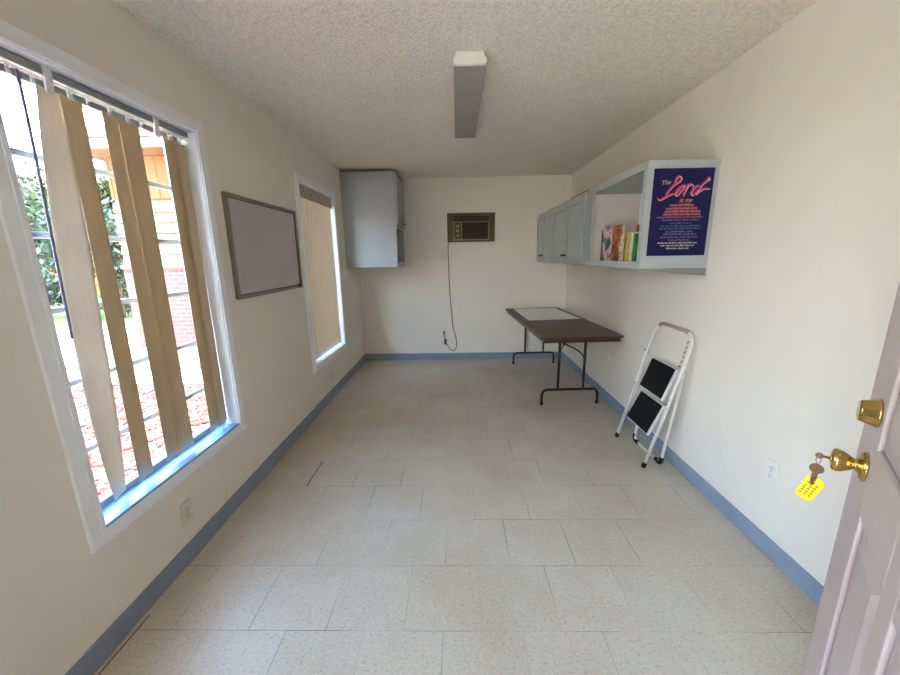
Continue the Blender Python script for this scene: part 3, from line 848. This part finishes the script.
KN = obj('door_knob', knob, M_brass, DR, local=True)
bm = bmesh.new(); lathe(bm, [(0, .0100), (.0012, .0100)], (kx, .054, kz), (0, 1, 0), 16); obj('keyhole_plug', bm, M_brass, KN, local=True)
bm = bmesh.new(); lathe(bm, [(0, .0310), (.004, .0310), (.007, .0290), (.027, .0235), (.030, .0215), (.0305, .012)], (kx-.004, .0005, kz+.128), (0, 1, 0), 32)
obj('deadbolt', bm, M_brass, DR, local=True)
bm = bmesh.new(); lathe(bm, [(0, .0330), (.004, .0330), (.007, .018), (.014, .0125), (.022, .013), (.034, .022), (.050, .026), (.058, .020), (.059, .01)], (kx, -.0445, kz), (0, -1, 0), 28)
obj('door_knob', bm, M_brass, DR, local=True)
bm = bmesh.new()
for z in (.22, 1.02, 1.82):
    lathe(bm, [(0, .008), (.09, .008)], (-.006, .006, z-.045), (0, 0, 1), 12)
obj('hinge', bm, M_brass, DR, local=True)

boxes('trim_2', [(hinge.x+.004, hinge.x+.049, hinge.y-.075, hinge.y-.030, 0, H)], M_trim, kind='structure', label='slim white post carrying the entrance door')
boxes('light_screen_yard', [(-5.2, -5.1, -9, -.1, GZ, 2.7)], M_screen, kind='structure')  # unseen board, added to block low sky from the entry opening

# keys hanging from the knob
n_ = Vector((-math.cos(phi), math.sin(phi), 0))
K0 = hinge + u*kx + n_*.0550 + Vector((0, 0, kz))
KY = thing('key_bunch', 'keys with a yellow tag hanging from the brass door knob', 'keys', tuple(K0))
# directions: n_ away from the door, view-facing plane for the flat pieces
e1 = Vector((.66, -.75, 0)).normalized()           # to the right as seen from the room centre
ez = Vector((0, 0, 1)); en = e1.cross(ez)
def flat(bm, pts, c, th, rot=0):
    M = [c + (e1*math.cos(rot)+ez*math.sin(rot))*x + (ez*math.cos(rot)-e1*math.sin(rot))*z for x, z in pts]
    va = [bm.verts.new(p+en*th/2) for p in M]; vb = [bm.verts.new(p-en*th/2) for p in M]
    bm.faces.new(va[::-1]); bm.faces.new(vb); k = len(M)
    for i in range(k):
        j = (i+1) % k
        bm.faces.new((va[i], va[j], vb[j], vb[i]))
ring = lambda rr, nn=20, sx=1, sz=1, cz=0: [(rr*sx*math.cos(2*PI*i/nn), cz+rr*sz*math.sin(2*PI*i/nn)) for i in range(nn)]
bm = bmesh.new(); a = K0; tip = K0 + n_*.016
tube(bm, [a-n_*.0005, a+n_*.008], [.0038, .0034], 8)
tube(bm, [a+n_*.006, tip], [.0030, .0036], 8)
lathe(bm, [(-.0012, .0072), (.0012, .0072)], tip+n_*.002, e1.cross(Vector((0,0,1))), 16)
obj('key', bm, M_keym, KY, label='key standing in the lock')
hang = tip + n_*.002
bm = bmesh.new(); cr = hang + Vector((0, 0, -.011))
tube(bm, [cr + (n_*math.cos(2*PI*i/18)*.4 + e1*0 + ez*math.sin(2*PI*i/18))*.0105 for i in range(18)], .0010, 6, closed=True)
obj('key_ring', bm, M_alu, KY)
kc = hang + Vector((0, 0, -.034))
bm = bmesh.new(); flat(bm, ring(.0130, 22, 1.0, .95), kc, .0022)
flat(bm, [(-.0055, -.010), (.0055, -.010), (.0050, -.022), (.0052, -.030), (.0036, -.033), (.0046, -.038), (.001, -.046), (-.0038, -.043), (-.0050, -.030)], kc, .0020, -.06)
obj('key', bm, M_keym, KY, label='dark brown key with a round head')
tg = hang + Vector((0, 0, -.088)) - e1*.004
bm = bmesh.new()
w, h, c = .0170, .0335, .007
flat(bm, [(-w+c, -h), (w-c, -h), (w, -h+c), (w, h-c), (w-c*1.6, h), (-w+c*1.6, h), (-w, h-c), (-w, -h+c)], tg, .0020, -.30)
TG = obj('key_tag', bm, M_tag, KY, bevel=.0006, label='yellow plastic key tag')
bm = bmesh.new()
rnd = random.Random(5)
for row in range(3):
    for k in range(5):
        x = -.0095+row*.0085; z = -.019+k*.0078
        a_ = rnd.uniform(-.6, .6)
        p = [(x+.0030*math.cos(a_+q)*rnd.uniform(.5, 1.1), z+.0030*math.sin(a_+q)*rnd.uniform(.5, 1.1)) for q in (0, .5, 2.4, 3.2, 3.7, 5.4)]
        flat(bm, p, tg-en*.0013, .0006, -.30); flat(bm, p, tg+en*.0013, .0006, -.30)
obj('handwriting', bm, M_ink, TG)

# ------------------------------------------------------------------ outdoors
M_mulch = speck_mat('red_mulch', [(.35, lin(90, 33, 31)), (.5, lin(133, 64, 60)), (.62, lin(160, 112, 105))], 26, .95, .8)
M_conc = speck_mat('pale_concrete', [(.35, lin(177, 172, 163)), (.65, lin(194, 190, 182))], 12, .9, .1)
M_grav = speck_mat('grey_gravel', [(.35, lin(82, 78, 75)), (.5, lin(126, 120, 115)), (.65, lin(156, 151, 147))], 34, .9, .6)
M_grass = speck_mat('lawn', [(.35, lin(66, 80, 33)), (.65, lin(108, 118, 57))], 8, .95, .4)
M_edge = paint('black_edging', (44, 40, 46), .7)
boxes('ground_lawn', [(-60, 40, -50, 60, GZ-.3, GZ-.03)], M_grass, kind='structure')
boxes('ground_pavement', [(-9.6, -6.05, -12, 9.0, GZ-.03, GZ-.004), (-6.05, -1.46, 4.42, 5.10, GZ-.03, GZ-.004), (-5.1, XL-WT, -9, -.1, GZ-.03, GZ+.1)], M_conc, kind='structure')  # last slab is unseen, added to bounce sunlight into the entry
boxes('ground_mulch_bed', [(-6.05, XL-WT, -.1, 4.38, GZ-.03, GZ)], M_mulch, kind='structure')
boxes('ground_gravel_bed', [(-6.05, XL-WT, 5.14, 6.49, GZ-.03, GZ)], M_grav, kind='structure')
boxes('trim_1', [(-6.07, XL-WT, 4.38, 4.42, GZ-.03, GZ+.02), (-6.07, XL-WT, 5.10, 5.14, GZ-.03, GZ+.03), (-6.07, -6.04, -8, 4.38, GZ-.03, GZ+.02)], M_edge, kind='structure')
bm = bmesh.new()
for i in range(7000):
    x = random.uniform(-6.0, -1.75); y = random.uniform(.8, 4.36)
    l, w = random.uniform(.02, .055), random.uniform(.008, .018)
    M = Matrix.Translation((x, y, GZ+random.uniform(.004, .022))) @ Matrix.Rotation(random.uniform(0, PI), 4, 'Z') @ Matrix.Rotation(random.uniform(-.5, .5), 4, 'X') @ Matrix.Rotation(random.uniform(-.4, .4), 4, 'Y')
    box(bm, -l, l, -w, w, -.004, .004, M)
tag(obj('mulch_chips', bm, random_mat('mulch_chip', [(0, lin(68, 22, 22)), (.4, lin(111, 45, 43)), (.7, lin(135, 79, 73)), (1, lin(153, 124, 118))])), 'red wood mulch chips spread over the bed outside the near window', 'mulch', kind='stuff')
bm = bmesh.new()
for i in range(1800):
    x = random.uniform(-6.0, -2.2); y = random.uniform(5.18, 6.40); s = random.uniform(.015, .04)
    M = Matrix.Translation((x, y, GZ+s*.4)) @ Matrix.Rotation(random.uniform(0, PI), 4, 'Z') @ Matrix.Diagonal((s*random.uniform(.8, 1.4), s, s*.7, 1))
    v = bmesh.ops.create_icosphere(bm, subdivisions=1, radius=1, matrix=M)
tag(obj('gravel_stones', bm, random_mat('gravel_stone', [(0, lin(82, 75, 73)), (.5, lin(132, 124, 120)), (1, lin(169, 165, 160))])), 'grey gravel stones along the foot of the brick wall', 'gravel', kind='stuff')

NH = thing('house', 'neighbouring house with tan siding over a red brick base', 'house', (-3.6, 6.5, GZ))
hx0, hx1, hy0, hy1 = -5.86, -1.5, 6.5, 12.0
M_sid = paint('tan_siding', (110, 93, 70), .7, .2, var=.04)
M_pan = paint('orange_panel', (107, 65, 35), .7, .2, var=.06)
M_roof = paint('dark_shingle', (84, 78, 84), .9, .1, var=.2, scale=30)
M_fasc = paint('pink_white_fascia', (169, 156, 152), .5)
boxes('brick_base', [(hx0-.03, hx1, hy0-.03, hy1, GZ, 1.30)], brick_mat(), NH)
boxes('sill_course', [(hx0-.05, hx1, hy0-.06, hy1, 1.30, 1.345)], M_sid, NH)
bm = bmesh.new()
z = 1.345
while z < 2.40:                      # lapped boards, each leaning out at its lower edge
    prism(bm, [(hy0-.034, z+.012), (hy0-.002, z+.176), (hy0+.05, z+.176), (hy0+.05, z+.012)], 0, hx0, hx1)
    z += .176
box(bm, hx0, hx1, hy0+.05, hy1, 1.345, 2.45)
obj('siding', bm, M_sid, NH)
bm = bmesh.new(); box(bm, hx0, hx1, hy0, hy1, 2.45, 3.125)
for i in range(22): box(bm, hx0+.02+i*.2, hx0+.05+i*.2, hy0-.012, hy0, 2.45, 3.12)
obj('upper_panel', bm, M_pan, NH)
boxes('fascia', [(hx0-.28, hx1, hy0-.52, hy0-.48, 3.12, 3.25), (hx0-.28, hx0-.24, hy0-.52, hy1, 3.12, 3.25)], M_fasc, NH)
boxes('soffit', [(hx0-.24, hx1, hy0-.48, hy0-.001, 3.13, 3.15)], M_pan, NH)
bm = bmesh.new(); prism(bm, [(hy0-.58, 3.25), (hy0-.58, 3.38), (9.2, 4.4), (12.6, 3.38), (12.6, 3.25)], 0, hx0-.34, hx1)
obj('roof', bm, M_roof, NH)

FH = thing('house', 'distant low house with a dark roof beyond the trees', 'house', (-18.5, 21, GZ))
boxes('wall', [(-22, -15.6, 19.5, 22.5, GZ, 3.5)], M_pan, FH)
bm = bmesh.new(); prism(bm, [(18.9, 3.5), (18.9, 3.9), (21, 4.8), (23.1, 3.9), (23.1, 3.5)], 0, -22.5, -15.1)
obj('roof', bm, M_roof, FH)

M_leaf = random_mat('tree_leaf', [(0, lin(21, 34, 19)), (.5, lin(41, 55, 29)), (1, lin(66, 78, 47))], .6, .3)
M_leaf2 = random_mat('dark_tree_leaf', [(0, lin(19, 33, 29)), (.5, lin(34, 51, 39)), (1, lin(58, 73, 58))], .6, .3)
M_bark = paint('bark', (86, 70, 56), .9, .1, var=.3, scale=20)
def tree(label, x, y, rad, zc, sz, n, mat, cat='tree', leaf=.16):
    r = thing('tree' if cat == 'tree' else 'shrub', label, cat, (x, y, GZ), 0, 'trees outside the near window')
    bm = bmesh.new()
    cl = []
    for i in range(26):
        d = Vector((random.gauss(0, 1), random.gauss(0, 1), random.gauss(0, 1))).normalized()*random.uniform(.35, .95)
        cl.append(Vector((x+d.x*rad, y+d.y*rad, zc+d.z*sz)))
    for i in range(n):
        c = random.choice(cl); d = Vector((random.gauss(0, 1), random.gauss(0, 1), random.gauss(0, 1)))*.17
        p = c+Vector((d.x*rad, d.y*rad, d.z*sz))
        if p.z < GZ+.05: p.z = GZ+.05+random.random()*.4
        M = Matrix.Translation(p) @ Matrix.Rotation(random.uniform(0, 2*PI), 4, 'Z') @ Matrix.Rotation(random.uniform(-1.3, 1.3), 4, 'X')
        s = leaf*random.uniform(.6, 1.3)
        vs = [bm.verts.new(M @ Vector(q)) for q in ((-s*.45, 0, 0), (0, -s*.7, .02), (s*.45, 0, 0), (0, s*.9, -.02))]
        bm.faces.new(vs)
    obj('foliage', bm, mat, r)
    bm = bmesh.new(); tube(bm, [(x, y, GZ), (x+.1, y, zc*.5), (x-.05, y+.1, zc)], [.16*rad/2, .11*rad/2, .05*rad/2], 10)
    for k in range(5):
        c = cl[k]; tube(bm, [(x+.05, y, zc*.6), (x+(c.x-x)*.5, y+(c.y-y)*.5, (zc+c.z)*.48), c], [.07*rad/2, .05*rad/2, .02*rad/2], 7)
    obj('trunk', bm, M_bark, r)
tree('broad light green tree beyond the lawn, nearest the left edge of the window', -14.6, 12.6, 1.35, 2.5, 2.0, 4600, M_leaf)
tree('tall green tree farther back, between the wand and the first strip', -16.6, 16.1, 1.5, 3.0, 2.4, 4200, M_leaf)
tree('dark leafy tree beside the corner of the neighbouring house', -9.7, 10.3, 1.25, 1.5, 1.6, 4200, M_leaf2, leaf=.12)
tree('small tree showing above the distant dark roof', -12.7, 14.4, .75, 3.6, .9, 2000, M_leaf)
tree('low dark shrub at the left end of the lawn', -12.1, 10.0, .8, .8, .8, 2600, M_leaf2, 'shrub', .11)
tree('low green shrub right of the dark shrub on the lawn', -10.9, 12.3, .6, .6, .7, 2200, M_leaf2, 'shrub', .11)

# ------------------------------------------------------------------ light
wd = bpy.data.worlds.new('World'); SC.world = wd; wd.use_nodes = True
nt = wd.node_tree; bg = nt.nodes['Background']
tc = nt.nodes.new('ShaderNodeTexCoord'); sp_ = nt.nodes.new('ShaderNodeSeparateXYZ'); rp = nt.nodes.new('ShaderNodeValToRGB')
nt.links.new(tc.outputs['Generated'], sp_.inputs[0]); nt.links.new(sp_.outputs[2], rp.inputs[0]); nt.links.new(rp.outputs[0], bg.inputs[0])
e = rp.color_ramp.elements
e[0].position = 0; e[0].color = (.80, .74, .66, 1); e[1].position = .35; e[1].color = (.50, .70, 1.0, 1)
e2 = e.new(.8); e2.color = (.30, .46, .80, 1)
bg.inputs[1].default_value = 15.0
sun = bpy.data.lights.new('sun', 'SUN'); sun.energy = 38; sun.angle = math.radians(.6); sun.color = (1, .89, .72)
so = bpy.data.objects.new('sun', sun); COL.objects.link(so)
so.rotation_euler = Vector((-.30, .32, -.90)).to_track_quat('-Z', 'Y').to_euler()

# ------------------------------------------------------------------ camera
f_, pitch, yaw, roll = 365.46, -.218007, -.0204524, -.0164907
fw = Vector((math.sin(yaw)*math.cos(pitch), math.cos(yaw)*math.cos(pitch), math.sin(pitch)))
rt = Vector((math.cos(yaw), -math.sin(yaw), 0)); up = rt.cross(fw)
r2 = rt*math.cos(roll)+up*math.sin(roll); u2 = up*math.cos(roll)-rt*math.sin(roll)
cam = bpy.data.cameras.new('camera'); cam.sensor_width = 36; cam.lens = f_/900*36; cam.clip_start = .02; cam.clip_end = 300
co = bpy.data.objects.new('camera', cam); COL.objects.link(co)
co.matrix_world = Matrix(((r2.x, u2.x, -fw.x, 0), (r2.y, u2.y, -fw.y, 0), (r2.z, u2.z, -fw.z, 1.41), (0, 0, 0, 1)))
SC.camera = co

SC.view_settings.view_transform = 'Standard'; SC.view_settings.look = 'None'
SC.view_settings.gamma = 1; SC.view_settings.exposure = 1.2; SC.view_settings.use_curve_mapping = False
cy = SC.cycles
cy.max_bounces = 16; cy.diffuse_bounces = 10; cy.glossy_bounces = 6; cy.transmission_bounces = 8; cy.transparent_max_bounces = 12
cy.use_denoising = True; cy.sample_clamp_indirect = 12
